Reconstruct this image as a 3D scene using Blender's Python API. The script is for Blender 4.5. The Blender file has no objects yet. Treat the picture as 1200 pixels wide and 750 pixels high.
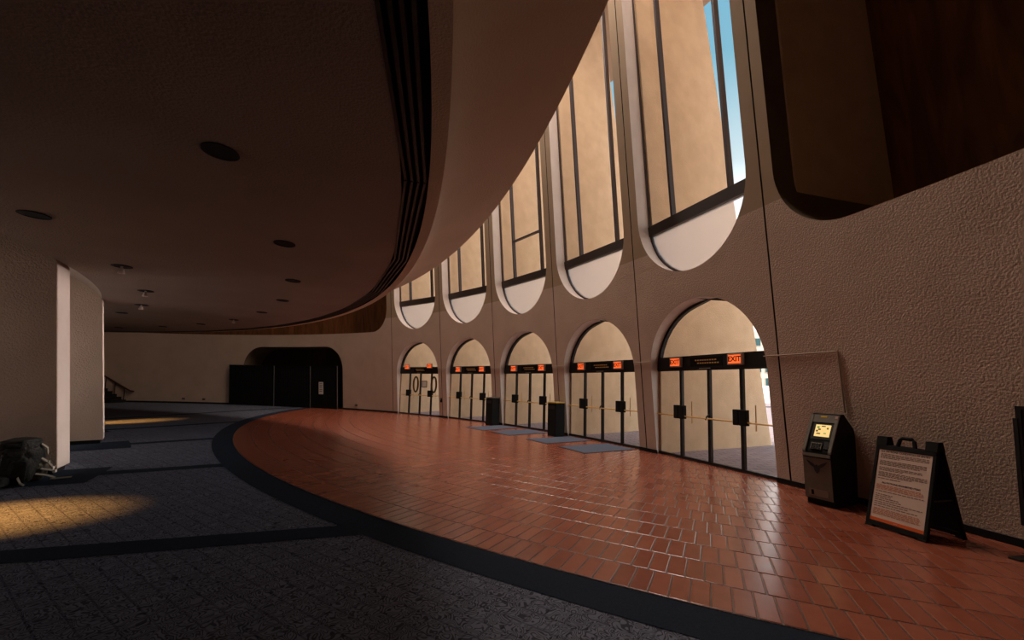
import bpy, bmesh, math, random
from mathutils import Vector, Matrix
from math import sin, cos, pi, radians, atan2, hypot, sqrt
random.seed(7)
H = 1.66                       # metres per layout unit (eye height)
SC = bpy.context.scene
COL = SC.collection

# ------------------------------------------------------------ camera
f_px, PITCH, ROLL, PSH = 472.67, 0.0853184, 0.0235975, 34.7613
cd = bpy.data.cameras.new('camera'); cam = bpy.data.objects.new('camera', cd); COL.objects.link(cam)
cd.sensor_width = 36.0; cd.sensor_fit = 'HORIZONTAL'; cd.lens = f_px / 1200 * 36.0
cd.shift_y = PSH / 1200; cd.clip_start = 0.05; cd.clip_end = 600
X = Vector((1, 0, 0)); U = Vector((0, -sin(PITCH), cos(PITCH))); F = Vector((0, cos(PITCH), sin(PITCH)))
rt = X * cos(ROLL) + U * sin(ROLL); up = -X * sin(ROLL) + U * cos(ROLL)
m = Matrix((rt, up, -F)).transposed().to_4x4(); m.translation = Vector((0, 0, H)); cam.matrix_world = m
SC.camera = cam

# ------------------------------------------------------------ world, sun, exposure
W = bpy.data.worlds.new('world'); SC.world = W; W.use_nodes = True
nt = W.node_tree; nt.nodes.clear()
tc = nt.nodes.new('ShaderNodeTexCoord'); sx = nt.nodes.new('ShaderNodeSeparateXYZ')
rp = nt.nodes.new('ShaderNodeValToRGB'); bg = nt.nodes.new('ShaderNodeBackground'); ou = nt.nodes.new('ShaderNodeOutputWorld')
nt.links.new(tc.outputs['Generated'], sx.inputs[0]); nt.links.new(sx.outputs['Z'], rp.inputs[0])
e = rp.color_ramp.elements
e[0].position = 0.0; e[0].color = (0.98, 0.94, 0.90, 1)
e[1].position = 1.0; e[1].color = (0.06, 0.15, 0.26, 1)
q = e.new(0.30); q.color = (0.80, 0.80, 0.80, 1)
q = e.new(0.46); q.color = (0.25, 0.31, 0.34, 1)
q = e.new(0.62); q.color = (0.085, 0.19, 0.25, 1)
nt.links.new(rp.outputs[0], bg.inputs[0]); bg.inputs[1].default_value = 1.9
nt.links.new(bg.outputs[0], ou.inputs[0])
sd = bpy.data.lights.new('sun', 'SUN'); so = bpy.data.objects.new('sun', sd); COL.objects.link(so)
sd.energy = 5.0; sd.angle = radians(6); sd.color = (1.0, 0.90, 0.76)
SUN_AZ, SUN_EL = radians(-80), radians(48)
dv = Vector((cos(SUN_AZ) * cos(SUN_EL), sin(SUN_AZ) * cos(SUN_EL), sin(SUN_EL)))
so.rotation_euler = dv.to_track_quat('Z', 'Y').to_euler(); so.location = dv * 60
SC.view_settings.view_transform = 'Standard'; SC.view_settings.look = 'None'
SC.view_settings.gamma = 1.0; SC.view_settings.use_curve_mapping = False
SC.view_settings.exposure = 0.7
# added fill lights high over the tile strip, lifting the dark interior
ATR_E, ATR_C = 150.0, (1.0, .82, .70)
for adeg in (57, 50, 43, 36, 29, 22):
    l = bpy.data.lights.new('atrium_fill', 'AREA'); l.shape = 'DISK'; l.size = 1.6; l.energy = ATR_E; l.color = ATR_C
    o = bpy.data.objects.new('atrium_fill', l); COL.objects.link(o)
    a = radians(adeg); rr = 14.4
    o.location = ((-12.11344 + rr * cos(a)) * H, (-0.604798 + rr * sin(a)) * H, 9.3 * H)
# added fill lights behind the columns, standing in for unmodelled window light
GAP_E, GAP_C = 30.0, (1.0, .86, .80)
for adeg, gk in ((24, .25), (40.5, .7), (56, .32), (71, .12)):
    l = bpy.data.lights.new('gap_fill', 'AREA'); l.shape = 'RECTANGLE'; l.size = 2.6; l.size_y = 1.6; l.energy = GAP_E * gk; l.color = GAP_C
    o = bpy.data.objects.new('gap_fill', l); COL.objects.link(o); a = radians(adeg); rr = 7.3
    o.location = ((-12.11344 + rr * cos(a)) * H, (-0.604798 + rr * sin(a)) * H, 1.25 * H)
    o.rotation_euler = Vector((-cos(a), -sin(a), 0)).to_track_quat('Z', 'Y').to_euler()

# ------------------------------------------------------------ layout
CX, CY, R = -12.11344, -0.604798, 15.86577            # centre of the rotunda, wall radius
TX, TY, RT = 7.2263, 14.638, 14.18502                  # centre and radius of the tile field
A0, DA = 1.011334, -0.1389925                          # bay joint angles: A0 + DA * t
LEAN = 0.09
def th(t): return A0 + DA * t
def polar(r, a, z=0.0): return (CX + r * cos(a), CY + r * sin(a), z)
def wr(z): return R - LEAN * z
def wo(z): return R + 0.09 if z < 2.4 else R + 0.30 - LEAN * z

# ------------------------------------------------------------ helpers
def mesh(name, verts, faces, mat, parent=None, smooth=False, scale=H, mats=None, midx=None):
    me = bpy.data.meshes.new(name)
    me.from_pydata([(v[0] * scale, v[1] * scale, v[2] * scale) for v in verts], [], faces)
    for mm in (mats or [mat]): me.materials.append(mm)
    if midx: me.polygons.foreach_set('material_index', midx)
    if smooth: me.polygons.foreach_set('use_smooth', [True] * len(me.polygons))
    me.update()
    o = bpy.data.objects.new(name, me); COL.objects.link(o)
    if parent: o.parent = parent
    return o
def thing(name, label=None, cat=None, loc=(0, 0, 0), rz=0.0, group=None, kind=None):
    o = bpy.data.objects.new(name, None); COL.objects.link(o)
    o.empty_display_size = 0.1
    o.location = (loc[0] * H, loc[1] * H, loc[2] * H); o.rotation_euler = (0, 0, rz)
    tag(o, label, cat, group, kind); return o
def tag(o, label=None, cat=None, group=None, kind=None):
    if label: o['label'] = label
    if cat: o['category'] = cat
    if group: o['group'] = group
    if kind: o['kind'] = kind
    return o
class MB:
    def __init__(s): s.v = []; s.f = []
    def add(s, vs, fs):
        b = len(s.v); s.v += [tuple(v) for v in vs]; s.f += [tuple(i + b for i in f) for f in fs]; return s
    def box(s, x0, x1, y0, y1, z0, z1, M=None):
        vs = [Vector((x, y, z)) for z in (z0, z1) for y in (y0, y1) for x in (x0, x1)]
        if M is not None: vs = [M @ v for v in vs]
        return s.add(vs, [(0, 2, 3, 1), (4, 5, 7, 6), (0, 1, 5, 4), (2, 6, 7, 3), (0, 4, 6, 2), (1, 3, 7, 5)])
    def bbox(s, x0, x1, y0, y1, z0, z1, b, M=None):
        bm = bmesh.new(); bmesh.ops.create_cube(bm, size=1)
        for v in bm.verts: v.co = Vector(((x0 + x1) / 2 + v.co.x * (x1 - x0), (y0 + y1) / 2 + v.co.y * (y1 - y0), (z0 + z1) / 2 + v.co.z * (z1 - z0)))
        bmesh.ops.bevel(bm, geom=bm.edges[:], offset=b, segments=2, affect='EDGES', profile=0.6)
        bm.verts.index_update()
        vs = [v.co.copy() for v in bm.verts]; fs = [tuple(v.index for v in fc.verts) for fc in bm.faces]; bm.free()
        if M is not None: vs = [M @ v for v in vs]
        return s.add(vs, fs)
    def tube(s, pts, r, n=6, closed=False):
        pts = [Vector(p) for p in pts]; N = len(pts); rings = []
        for i, p in enumerate(pts):
            a = pts[(i - 1) % N] if (closed or i) else p; b = pts[(i + 1) % N] if (closed or i < N - 1) else p
            d = (b - a).normalized(); ref = Vector((0, 0, 1)) if abs(d.z) < 0.9 else Vector((1, 0, 0))
            u = d.cross(ref).normalized(); w = u.cross(d)
            rr = r[i] if isinstance(r, (list, tuple)) else r
            rings.append([p + (u * cos(2 * pi * k / n) + w * sin(2 * pi * k / n)) * rr for k in range(n)])
        vs = [v for rg in rings for v in rg]; fs = []
        for i in range(N if closed else N - 1):
            j = (i + 1) % N
            for k in range(n): fs.append((i * n + k, i * n + (k + 1) % n, j * n + (k + 1) % n, j * n + k))
        if not closed: fs += [tuple(range(n))[::-1], tuple((N - 1) * n + k for k in range(n))]
        return s.add(vs, fs)
    def prism(s, poly, y0, y1, M=None):           # poly in (x,z) extruded along y
        n = len(poly); vs = [Vector((p[0], y0, p[1])) for p in poly] + [Vector((p[0], y1, p[1])) for p in poly]
        if M is not None: vs = [M @ v for v in vs]
        return s.add(vs, [tuple(range(n)), tuple(range(2 * n - 1, n - 1, -1))] + [(i, i + n, (i + 1) % n + n, (i + 1) % n) for i in range(n)])
    def lathe(s, prof, n=20, c=(0, 0, 0)):
        vs = []; 
        for r, z in prof: vs += [(c[0] + r * cos(2 * pi * k / n), c[1] + r * sin(2 * pi * k / n), c[2] + z) for k in range(n)]
        fs = []
        for i in range(len(prof) - 1):
            for k in range(n): fs.append((i * n + k, i * n + (k + 1) % n, (i + 1) * n + (k + 1) % n, (i + 1) * n + k))
        return s.add(vs, fs)
    def build(s, name, mat, parent=None, smooth=False, label=None, fixn=True):
        o = mesh(name, s.v, s.f, mat, parent, smooth)
        if fixn:
            bm = bmesh.new(); bm.from_mesh(o.data); bmesh.ops.recalc_face_normals(bm, faces=bm.faces[:]); bm.to_mesh(o.data); bm.free()
        if label: o['label'] = label
        return o
def text(name, s, size, mat, parent, M, label=None, ext=0.0):
    c = bpy.data.curves.new(name, 'FONT'); c.body = s; c.size = size; c.align_x = 'CENTER'; c.align_y = 'CENTER'; c.extrude = ext; c.offset = size * .035; c.resolution_u = 2
    t = bpy.data.objects.new(name, c); me = bpy.data.meshes.new_from_object(t)
    bpy.data.objects.remove(t); bpy.data.curves.remove(c)
    me.materials.append(mat); me.transform(M)
    o = bpy.data.objects.new(name, me); COL.objects.link(o); o.parent = parent
    for v in me.vertices: v.co *= H
    return o

# ------------------------------------------------------------ materials
def pbr(name, col, rough=0.7, spec=0.3, metal=0.0, emit=None, es=0.0):
    m = bpy.data.materials.new(name); m.use_nodes = True; b = m.node_tree.nodes['Principled BSDF']
    b.inputs['Base Color'].default_value = (*col, 1); b.inputs['Roughness'].default_value = rough
    b.inputs['Specular IOR Level'].default_value = spec; b.inputs['Metallic'].default_value = metal
    if emit: b.inputs['Emission Color'].default_value = (*emit, 1); b.inputs['Emission Strength'].default_value = es
    return m
def nodes(m): return m.node_tree.nodes, m.node_tree.links, m.node_tree.nodes['Principled BSDF']
def objcoord(N, L, scale=(1, 1, 1)):
    t = N.new('ShaderNodeTexCoord'); mp = N.new('ShaderNodeMapping'); mp.inputs['Scale'].default_value = scale
    L.new(t.outputs['Object'], mp.inputs[0]); return mp.outputs[0]
def noisy(m, c1, c2, scale, bump=0.0, bscale=None, dist=0.02, detail=4, vec=(1, 1, 1)):
    N, L, b = nodes(m); co = objcoord(N, L, vec)
    n = N.new('ShaderNodeTexNoise'); n.inputs['Scale'].default_value = scale; n.inputs['Detail'].default_value = detail
    r = N.new('ShaderNodeValToRGB'); r.color_ramp.elements[0].color = (*c1, 1); r.color_ramp.elements[1].color = (*c2, 1)
    r.color_ramp.elements[0].position = 0.3; r.color_ramp.elements[1].position = 0.7
    L.new(co, n.inputs['Vector']); L.new(n.outputs['Fac'], r.inputs[0]); L.new(r.outputs[0], b.inputs['Base Color'])
    if bump:
        n2 = N.new('ShaderNodeTexNoise'); n2.inputs['Scale'].default_value = bscale or scale; n2.inputs['Detail'].default_value = 3
        bu = N.new('ShaderNodeBump'); bu.inputs['Strength'].default_value = bump; bu.inputs['Distance'].default_value = dist
        L.new(co, n2.inputs['Vector']); L.new(n2.outputs['Fac'], bu.inputs['Height']); L.new(bu.outputs[0], b.inputs['Normal'])
    return m
STUCCO = noisy(pbr('stucco', (.5, .4, .33), .9, .2), (.56, .425, .33), (.63, .485, .38), 1.3, 0.9, 40, 0.022)
SMOOTH = noisy(pbr('smooth_plaster', (.5, .4, .3), .85, .2), (.42, .31, .205), (.46, .34, .23), 0.9, 0.25, 40, 0.01)
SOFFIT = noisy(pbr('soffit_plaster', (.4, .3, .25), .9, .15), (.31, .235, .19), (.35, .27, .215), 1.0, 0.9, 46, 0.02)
FASC = noisy(pbr('lit_fascia_plaster', (.5, .4, .3), .9, .15), (.62, .49, .35), (.69, .55, .40), 1.0, 0.7, 60, 0.014)  # paler copy of the soffit plaster: bounced light put into its colour
CONC = noisy(pbr('peach_concrete', (.7, .55, .38), .9, .1), (.74, .53, .34), (.84, .62, .41), 2.2, 0.4, 30, 0.02)  # even peach tone of the exterior concrete
REVEAL = noisy(pbr('reveal_plaster', (.55, .45, .37), .85, .2), (.66, .56, .50), (.72, .62, .56), 2, 0.4, 40, 0.01)
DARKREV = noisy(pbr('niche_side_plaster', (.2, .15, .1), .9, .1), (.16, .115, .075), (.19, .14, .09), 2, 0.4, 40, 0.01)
BLACK = pbr('black_metal', (.012, .011, .010), .45, .4)
BLACKM = pbr('black_matte', (.010, .010, .010), .8, .2)
BRONZE = pbr('bronze_mullion', (.07, .055, .06), .45, .4)
BARB = pbr('bronze_bar', (.045, .03, .025), .5, .4)
BRASS = pbr('brass_bar', (.92, .58, .19), .4, .5, .0)
STEEL = pbr('steel_lever', (.5, .47, .42), .4, .5, .8)
PAPER = pbr('white_paper', (.75, .70, .64), .8, .2)
CURTAIN = noisy(pbr('black_drape', (.01, .01, .01), .95, .05), (.006, .006, .006), (.014, .013, .013), 30)
NAVY = noisy(pbr('navy_carpet', (.02, .03, .045), .95, .05), (.018, .026, .040), (.028, .038, .056), 70, 0.6, 200, 0.004)
GROUT = noisy(pbr('grout', (.14, .09, .08), .32, .8), (.12, .075, .06), (.17, .11, .09), 40)
MATM = noisy(pbr('mat_fibre', (.13, .15, .2), .95, .05), (.10, .12, .165), (.16, .18, .24), 60, 0.8, 300, 0.004)
CONDUIT = pbr('painted_conduit', (.42, .33, .24), .6, .3)
ATMG = noisy(pbr('kiosk_grey', (.07, .065, .055), .5, .3), (.15, .135, .105), (.19, .17, .13), 8)
RED = pbr('orange_print', (.72, .13, .03), .7, .2)

def glass_mat(name, tint, frost=0.0, refl=0.08):
    m = bpy.data.materials.new(name); m.use_nodes = True; N = m.node_tree.nodes; L = m.node_tree.links; N.clear()
    o = N.new('ShaderNodeOutputMaterial'); t = N.new('ShaderNodeBsdfTransparent'); t.inputs[0].default_value = (*tint, 1)
    g = N.new('ShaderNodeBsdfGlossy'); g.inputs['Roughness'].default_value = 0.02
    lw = N.new('ShaderNodeLayerWeight'); pw = N.new('ShaderNodeMath'); pw.operation = 'POWER'; pw.inputs[1].default_value = 5
    lw.inputs['Blend'].default_value = .5; L.new(lw.outputs['Facing'], pw.inputs[0])
    fr = N.new('ShaderNodeMapRange'); fr.inputs['To Min'].default_value = .045; fr.inputs['To Max'].default_value = 1.0; L.new(pw.outputs[0], fr.inputs[0])
    mx = N.new('ShaderNodeMixShader'); L.new(fr.outputs[0], mx.inputs[0]); L.new(t.outputs[0], mx.inputs[1]); L.new(g.outputs[0], mx.inputs[2])
    last = mx
    if frost:
        d = N.new('ShaderNodeBsdfTranslucent'); d.inputs[0].default_value = (.92, .92, .95, 1)
        m2 = N.new('ShaderNodeMixShader'); m2.inputs[0].default_value = frost
        L.new(mx.outputs[0], m2.inputs[1]); L.new(d.outputs[0], m2.inputs[2]); last = m2
    L.new(last.outputs[0], o.inputs[0]); return m
GLASS = glass_mat('clear_glass', (.93, .92, .90))
FROST = glass_mat('hazy_glass', (.93, .93, .93), 0.35)

def wood_mat(name, a, b):
    m = pbr(name, a, .55, .3); N, L, bs = nodes(m)
    t = N.new('ShaderNodeTexCoord'); mp = N.new('ShaderNodeMapping'); mp.inputs['Scale'].default_value = (1.6, 1.6, .12)
    L.new(t.outputs['Object'], mp.inputs[0])
    n = N.new('ShaderNodeTexNoise'); n.inputs['Scale'].default_value = 2.2; n.inputs['Detail'].default_value = 7; n.inputs['Distortion'].default_value = 1.0
    r = N.new('ShaderNodeValToRGB'); r.color_ramp.elements[0].position = .35; r.color_ramp.elements[1].position = .68
    r.color_ramp.elements[0].color = (*a, 1); r.color_ramp.elements[1].color = (*b, 1)
    L.new(mp.outputs[0], n.inputs['Vector']); L.new(n.outputs['Fac'], r.inputs[0]); L.new(r.outputs[0], bs.inputs['Base Color']); return m
WOOD = wood_mat('brown_wood_panelling', (.13, .05, .017), (.26, .10, .035))

def tile_mat():
    m = pbr('quarry_tile', (.35, .1, .05), .38, 1.0); N, L, b = nodes(m)
    g = N.new('ShaderNodeNewGeometry'); oi = N.new('ShaderNodeObjectInfo')
    ad = N.new('ShaderNodeMath'); ad.operation = 'ADD'; fr = N.new('ShaderNodeMath'); fr.operation = 'FRACT'
    L.new(g.outputs['Random Per Island'], ad.inputs[0]); L.new(oi.outputs['Random'], ad.inputs[1]); L.new(ad.outputs[0], fr.inputs[0])
    r = N.new('ShaderNodeValToRGB'); E = r.color_ramp.elements
    E[0].color = (.275, .068, .036, 1); E[1].color = (.385, .112, .060, 1); k = E.new(.5); k.color = (.325, .088, .046, 1)
    L.new(fr.outputs[0], r.inputs[0])
    n = N.new('ShaderNodeTexNoise'); n.inputs['Scale'].default_value = 6; n.inputs['Detail'].default_value = 5
    L.new(g.outputs['Position'], n.inputs['Vector'])
    mx = N.new('ShaderNodeMix'); mx.data_type = 'RGBA'; mx.blend_type = 'MULTIPLY'; mx.inputs['Factor'].default_value = .35
    L.new(r.outputs[0], mx.inputs['A']); L.new(n.outputs['Color'], mx.inputs['B'])
    mm = N.new('ShaderNodeMapRange'); mm.inputs['From Min'].default_value = .3; mm.inputs['From Max'].default_value = .7
    mm.inputs['To Min'].default_value = .88; mm.inputs['To Max'].default_value = 1.06; L.new(n.outputs['Fac'], mm.inputs[0])
    vm = N.new('ShaderNodeVectorMath'); vm.operation = 'SCALE'; L.new(r.outputs[0], vm.inputs[0]); L.new(mm.outputs[0], vm.inputs['Scale'])
    L.new(vm.outputs[0], b.inputs['Base Color'])
    rr = N.new('ShaderNodeMapRange'); rr.inputs['To Min'].default_value = .20; rr.inputs['To Max'].default_value = .29
    L.new(n.outputs['Fac'], rr.inputs[0]); L.new(rr.outputs[0], b.inputs['Roughness'])
    n2 = N.new('ShaderNodeTexNoise'); n2.inputs['Scale'].default_value = 25; L.new(g.outputs['Position'], n2.inputs['Vector'])
    bu = N.new('ShaderNodeBump'); bu.inputs['Strength'].default_value = .02; bu.inputs['Distance'].default_value = .01
    L.new(n2.outputs['Fac'], bu.inputs['Height']); L.new(bu.outputs[0], b.inputs['Normal']); return m
TILE = tile_mat()

def carpet_mat():
    m = pbr('patterned_carpet', (.1, .1, .11), .97, .05); N, L, b = nodes(m)
    t = N.new('ShaderNodeTexCoord')
    # squiggle motif: contour lines of a distorted noise
    n = N.new('ShaderNodeTexNoise'); n.inputs['Scale'].default_value = 9; n.inputs['Detail'].default_value = 1; n.inputs['Distortion'].default_value = .6
    L.new(t.outputs['Object'], n.inputs['Vector'])
    s = N.new('ShaderNodeMath'); s.operation = 'MULTIPLY'; s.inputs[1].default_value = 75; L.new(n.outputs['Fac'], s.inputs[0])
    c = N.new('ShaderNodeMath'); c.operation = 'SINE'; L.new(s.outputs[0], c.inputs[0])
    r = N.new('ShaderNodeValToRGB'); E = r.color_ramp.elements
    E[0].position = .0; E[0].color = (.20, .22, .28, 1); E[1].position = .62; E[1].color = (.065, .067, .086, 1)
    L.new(c.outputs[0], r.inputs[0])
    # woven rows
    br = N.new('ShaderNodeTexBrick'); br.inputs['Scale'].default_value = 1.0; br.offset = .5
    br.inputs['Brick Width'].default_value = .16; br.inputs['Row Height'].default_value = .16; br.inputs['Mortar Size'].default_value = .008
    br.inputs['Color1'].default_value = (1, 1, 1, 1); br.inputs['Color2'].default_value = (.86, .86, .88, 1); br.inputs['Mortar'].default_value = (.6, .6, .63, 1)
    mp = N.new('ShaderNodeMapping'); mp.inputs['Rotation'].default_value = (0, 0, radians(33)); L.new(t.outputs['Object'], mp.inputs[0]); L.new(mp.outputs[0], br.inputs['Vector'])
    mx = N.new('ShaderNodeMix'); mx.data_type = 'RGBA'; mx.blend_type = 'MULTIPLY'; mx.inputs['Factor'].default_value = 1
    L.new(r.outputs[0], mx.inputs['A']); L.new(br.outputs['Color'], mx.inputs['B']); L.new(mx.outputs['Result'], b.inputs['Base Color'])
    f = N.new('ShaderNodeTexNoise'); f.inputs['Scale'].default_value = 220; L.new(t.outputs['Object'], f.inputs['Vector'])
    bu = N.new('ShaderNodeBump'); bu.inputs['Strength'].default_value = .7; bu.inputs['Distance'].default_value = .006
    L.new(f.outputs['Fac'], bu.inputs['Height']); L.new(bu.outputs[0], b.inputs['Normal']); return m
CARPET = carpet_mat()

def paver_mat():
    m = pbr('outdoor_pavers', (.5, .4, .4), .8, .2); N, L, b = nodes(m)
    t = N.new('ShaderNodeTexCoord'); br = N.new('ShaderNodeTexBrick'); br.inputs['Scale'].default_value = 1
    br.inputs['Brick Width'].default_value = .4; br.inputs['Row Height'].default_value = .2; br.inputs['Mortar Size'].default_value = .012
    br.inputs['Color1'].default_value = (.42, .33, .35, 1); br.inputs['Color2'].default_value = (.50, .40, .42, 1); br.inputs['Mortar'].default_value = (.2, .15, .17, 1)
    L.new(t.outputs['Object'], br.inputs['Vector']); L.new(br.outputs['Color'], b.inputs['Base Color']); return m
PAVER = paver_mat()

# ------------------------------------------------------------ floor
def ring(c, r0, r1, a0, a1, n, z, keep=None):
    v = []; f = []
    for i in range(n + 1):
        a = a0 + (a1 - a0) * i / n
        v += [(c[0] + r0 * cos(a), c[1] + r0 * sin(a), z), (c[0] + r1 * cos(a), c[1] + r1 * sin(a), z)]
    for i in range(n):
        if keep:
            mx_ = sum(v[2 * i + k][0] for k in range(4)) / 4; my_ = sum(v[2 * i + k][1] for k in range(4)) / 4
            if not keep(mx_, my_): continue
        f.append((2 * i, 2 * i + 1, 2 * i + 3, 2 * i + 2))
    return v, f
AMIN, AMAX = radians(-30), radians(116)
floor = thing('floor', 'lobby floor: grey carpet with navy bands and a lens of red quarry tile', kind='structure')
v, f = ring((CX, CY), 5.9, R + .12, AMIN, AMAX, 90, 0.0)
mesh('carpet', v, f, CARPET, floor)
def rc(x, y): return hypot(x - CX, y - CY)
v, f = ring((TX, TY), RT, RT + .265, radians(-250), radians(-70), 260, 0.003, lambda x, y: rc(x, y) < R + .05 and AMIN < atan2(y - CY, x - CX) < AMAX)
# give the band a little thickness
mesh('carpet_border', v, f, NAVY, floor)['label'] = 'navy carpet band curving round the tile field'
def stripe(a_mid, r0, half=0.105):
    a = radians(a_mid); d = (cos(a), sin(a)); n = (-d[1], d[0]); r1 = r0
    while True:
        x, y = CX + d[0] * r1, CY + d[1] * r1
        if hypot(x - TX, y - TY) < RT + .15 or r1 > R: break
        r1 += .02
    p = [(CX + d[0] * r + n[0] * s, CY + d[1] * r + n[1] * s, .0022) for r, s in ((r0, -half), (r1, -half), (r1, half), (r0, half))]
    mesh('carpet_stripe', p, [(0, 1, 2, 3)], NAVY, floor)
for am in (3.2, 17.1, 31.0, 45.1, 59.2, 73.3): stripe(am, 6.0)
for a0_, a1_ in ((28.3, 33.2), (42.4, 47.5), (56.5, 61.8), (14.2, 19.1)):
    v, f = ring((CX, CY), 7.9, 9.32, radians(a0_), radians(a1_), 3, 0.0028)
    mesh('carpet_patch', v, f, NAVY, floor)
# tiles: concentric rows about the tile centre
v, f = [], []
NG = 150
for i in range(NG):                       # grout bed under the tiles, clipped to the lobby
    for j in range(30):
        a = radians(-255) + radians(190) * i / NG; a2 = radians(-255) + radians(190) * (i + 1) / NG
        r0 = RT * (1 - (j + 1) / 30 * .75); r1 = RT * (1 - j / 30 * .75)
        q4 = [(TX + r * cos(b), TY + r * sin(b), .0060) for r, b in ((r0, a), (r1, a), (r1, a2), (r0, a2))]
        if all(rc(p[0], p[1]) < R + .2 for p in q4) and all(AMIN < atan2(p[1] - CY, p[0] - CX) < AMAX for p in q4):
            b_ = len(v); v += q4; f.append((b_, b_ + 1, b_ + 2, b_ + 3))
mesh('grout_bed', v, f, GROUT, floor)
TW, TD, PITCHR, TZ0, TZ1 = .0835, .2525, .2625, .0052, .0088
def tile_verts(w, d):
    b = .003; lo = [(-d / 2, -w / 2), (d / 2, -w / 2), (d / 2, w / 2), (-d / 2, w / 2)]
    vs = [(x, y, TZ0) for x, y in lo] + [(x, y, TZ1 - .0015) for x, y in lo] + [(x - b * (1 if x > 0 else -1), y - b * (1 if y > 0 else -1), TZ1) for x, y in lo]
    fs = [(i, (i + 1) % 4, 4 + (i + 1) % 4, 4 + i) for i in range(4)] + [(4 + i, 4 + (i + 1) % 4, 8 + (i + 1) % 4, 8 + i) for i in range(4)] + [(8, 9, 10, 11)]
    return vs, fs
tiles = []
for row in range(60):
    r = RT - .002 - PITCHR * (row + .5)
    if r < 1.5: break
    n = int(2 * pi * r / .0915); off = (row % 2) * .5 + random.uniform(-.08, .08)
    for k in range(n):
        a = 2 * pi * (k + off) / n
        x, y = TX + r * cos(a), TY + r * sin(a); c_ = rc(x, y)
        if c_ > R + .12: continue
        an = atan2(y - CY, x - CX)
        if not (radians(-28) < an < AMAX): continue
        tiles.append((hypot(x, y) if (y > .8 and abs(x) < 1.32 * y) else 100 + hypot(x, y), x, y, a, r))
tiles.sort()
tv, tf = tile_verts(TW, TD)
tme = None
for i, (dd, x, y, a, r) in enumerate(tiles[:300]):
    if tme is None:
        o = mesh('tile', tv, tf, TILE, floor); tme = o.data
    else:
        o = bpy.data.objects.new('tile', tme); COL.objects.link(o); o.parent = floor
    o.location = (x * H, y * H, random.uniform(-.0008, .0006)); o.rotation_euler = (random.gauss(0, .0007), random.gauss(0, .0007), a)
V, Fc = [], []
for dd, x, y, a, r in tiles[300:]:
    b_ = len(V); ca, sa = cos(a), sin(a); g1, g2 = random.gauss(0, .0007), random.gauss(0, .0007)
    w = min(1.0, 2 * pi * r / int(2 * pi * r / .0915) * .912 / TW)
    for px, py, pz in tv:
        V.append((x + px * ca - py * sa * w, y + px * sa + py * ca * w, pz + g1 * px + g2 * py))
    for fc in tf: Fc.append(tuple(q_ + b_ for q_ in fc))
o = mesh('tile_field', V, Fc, TILE, floor); o['kind'] = 'stuff'; o['label'] = 'remaining red quarry tiles laid in curved rows'

# outside ground
v, f = ring((CX, CY), R + .1, R + 50, radians(-60), radians(140), 60, 0.0)
tag(mesh('ground_outside', v, f, PAVER), 'purple-grey brick paving outside the glass doors', kind='structure')

# ------------------------------------------------------------ curved wall with openings
def span_door(z):           # t-range of the door arch at height z
    if z <= 1.27: return .0925, .9325
    s = sqrt(max(0, 1 - ((z - 1.27) / .93) ** 2)); return .5125 - .42 * s, .5125 + .42 * s
def span_win(z):
    zc, b, a, c = 3.54, .95, .425, .495
    if z < zc: s = sqrt(max(0, 1 - ((zc - z) / b) ** 2))
    elif z > 7.95: s = sqrt(max(0, 1 - ((z - 7.95) / b) ** 2))
    else: s = 1
    return c - a * s, c + a * s
def corner_span(t0, t1, z0, z1, rz, rt0, rt1, rtop=True):
    def fn(z):
        L, Rr = t0, t1
        if z < z0 + rz and z0 > 0.01: s = 1 - sqrt(max(0, 1 - ((z0 + rz - z) / rz) ** 2)); L += rt0 * s; Rr -= rt1 * s
        if z > z1 - rz and rtop: s = 1 - sqrt(max(0, 1 - ((z - (z1 - rz)) / rz) ** 2)); L += rt0 * s; Rr -= rt1 * s
        return L, Rr
    return fn
def ang_rows(z0, z1, b, top, bottom, n=14):
    zs = {round(z0, 4), round(z1, 4)}
    zz = z0
    if bottom:
        for k in range(n + 1): zs.add(round(z0 + b * (1 - cos(pi / 2 * k / n)), 4))
        zz = z0 + b
    ze = z1
    if top:
        for k in range(n + 1): zs.add(round(z1 - b * (1 - cos(pi / 2 * k / n)), 4))
        ze = z1 - b
    m_ = int((ze - zz) / .45) + 1
    for k in range(m_ + 1): zs.add(round(zz + (ze - zz) * k / m_, 4))
    return sorted(zs)
def P(t, z, r): return polar(r, th(t), z)
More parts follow.
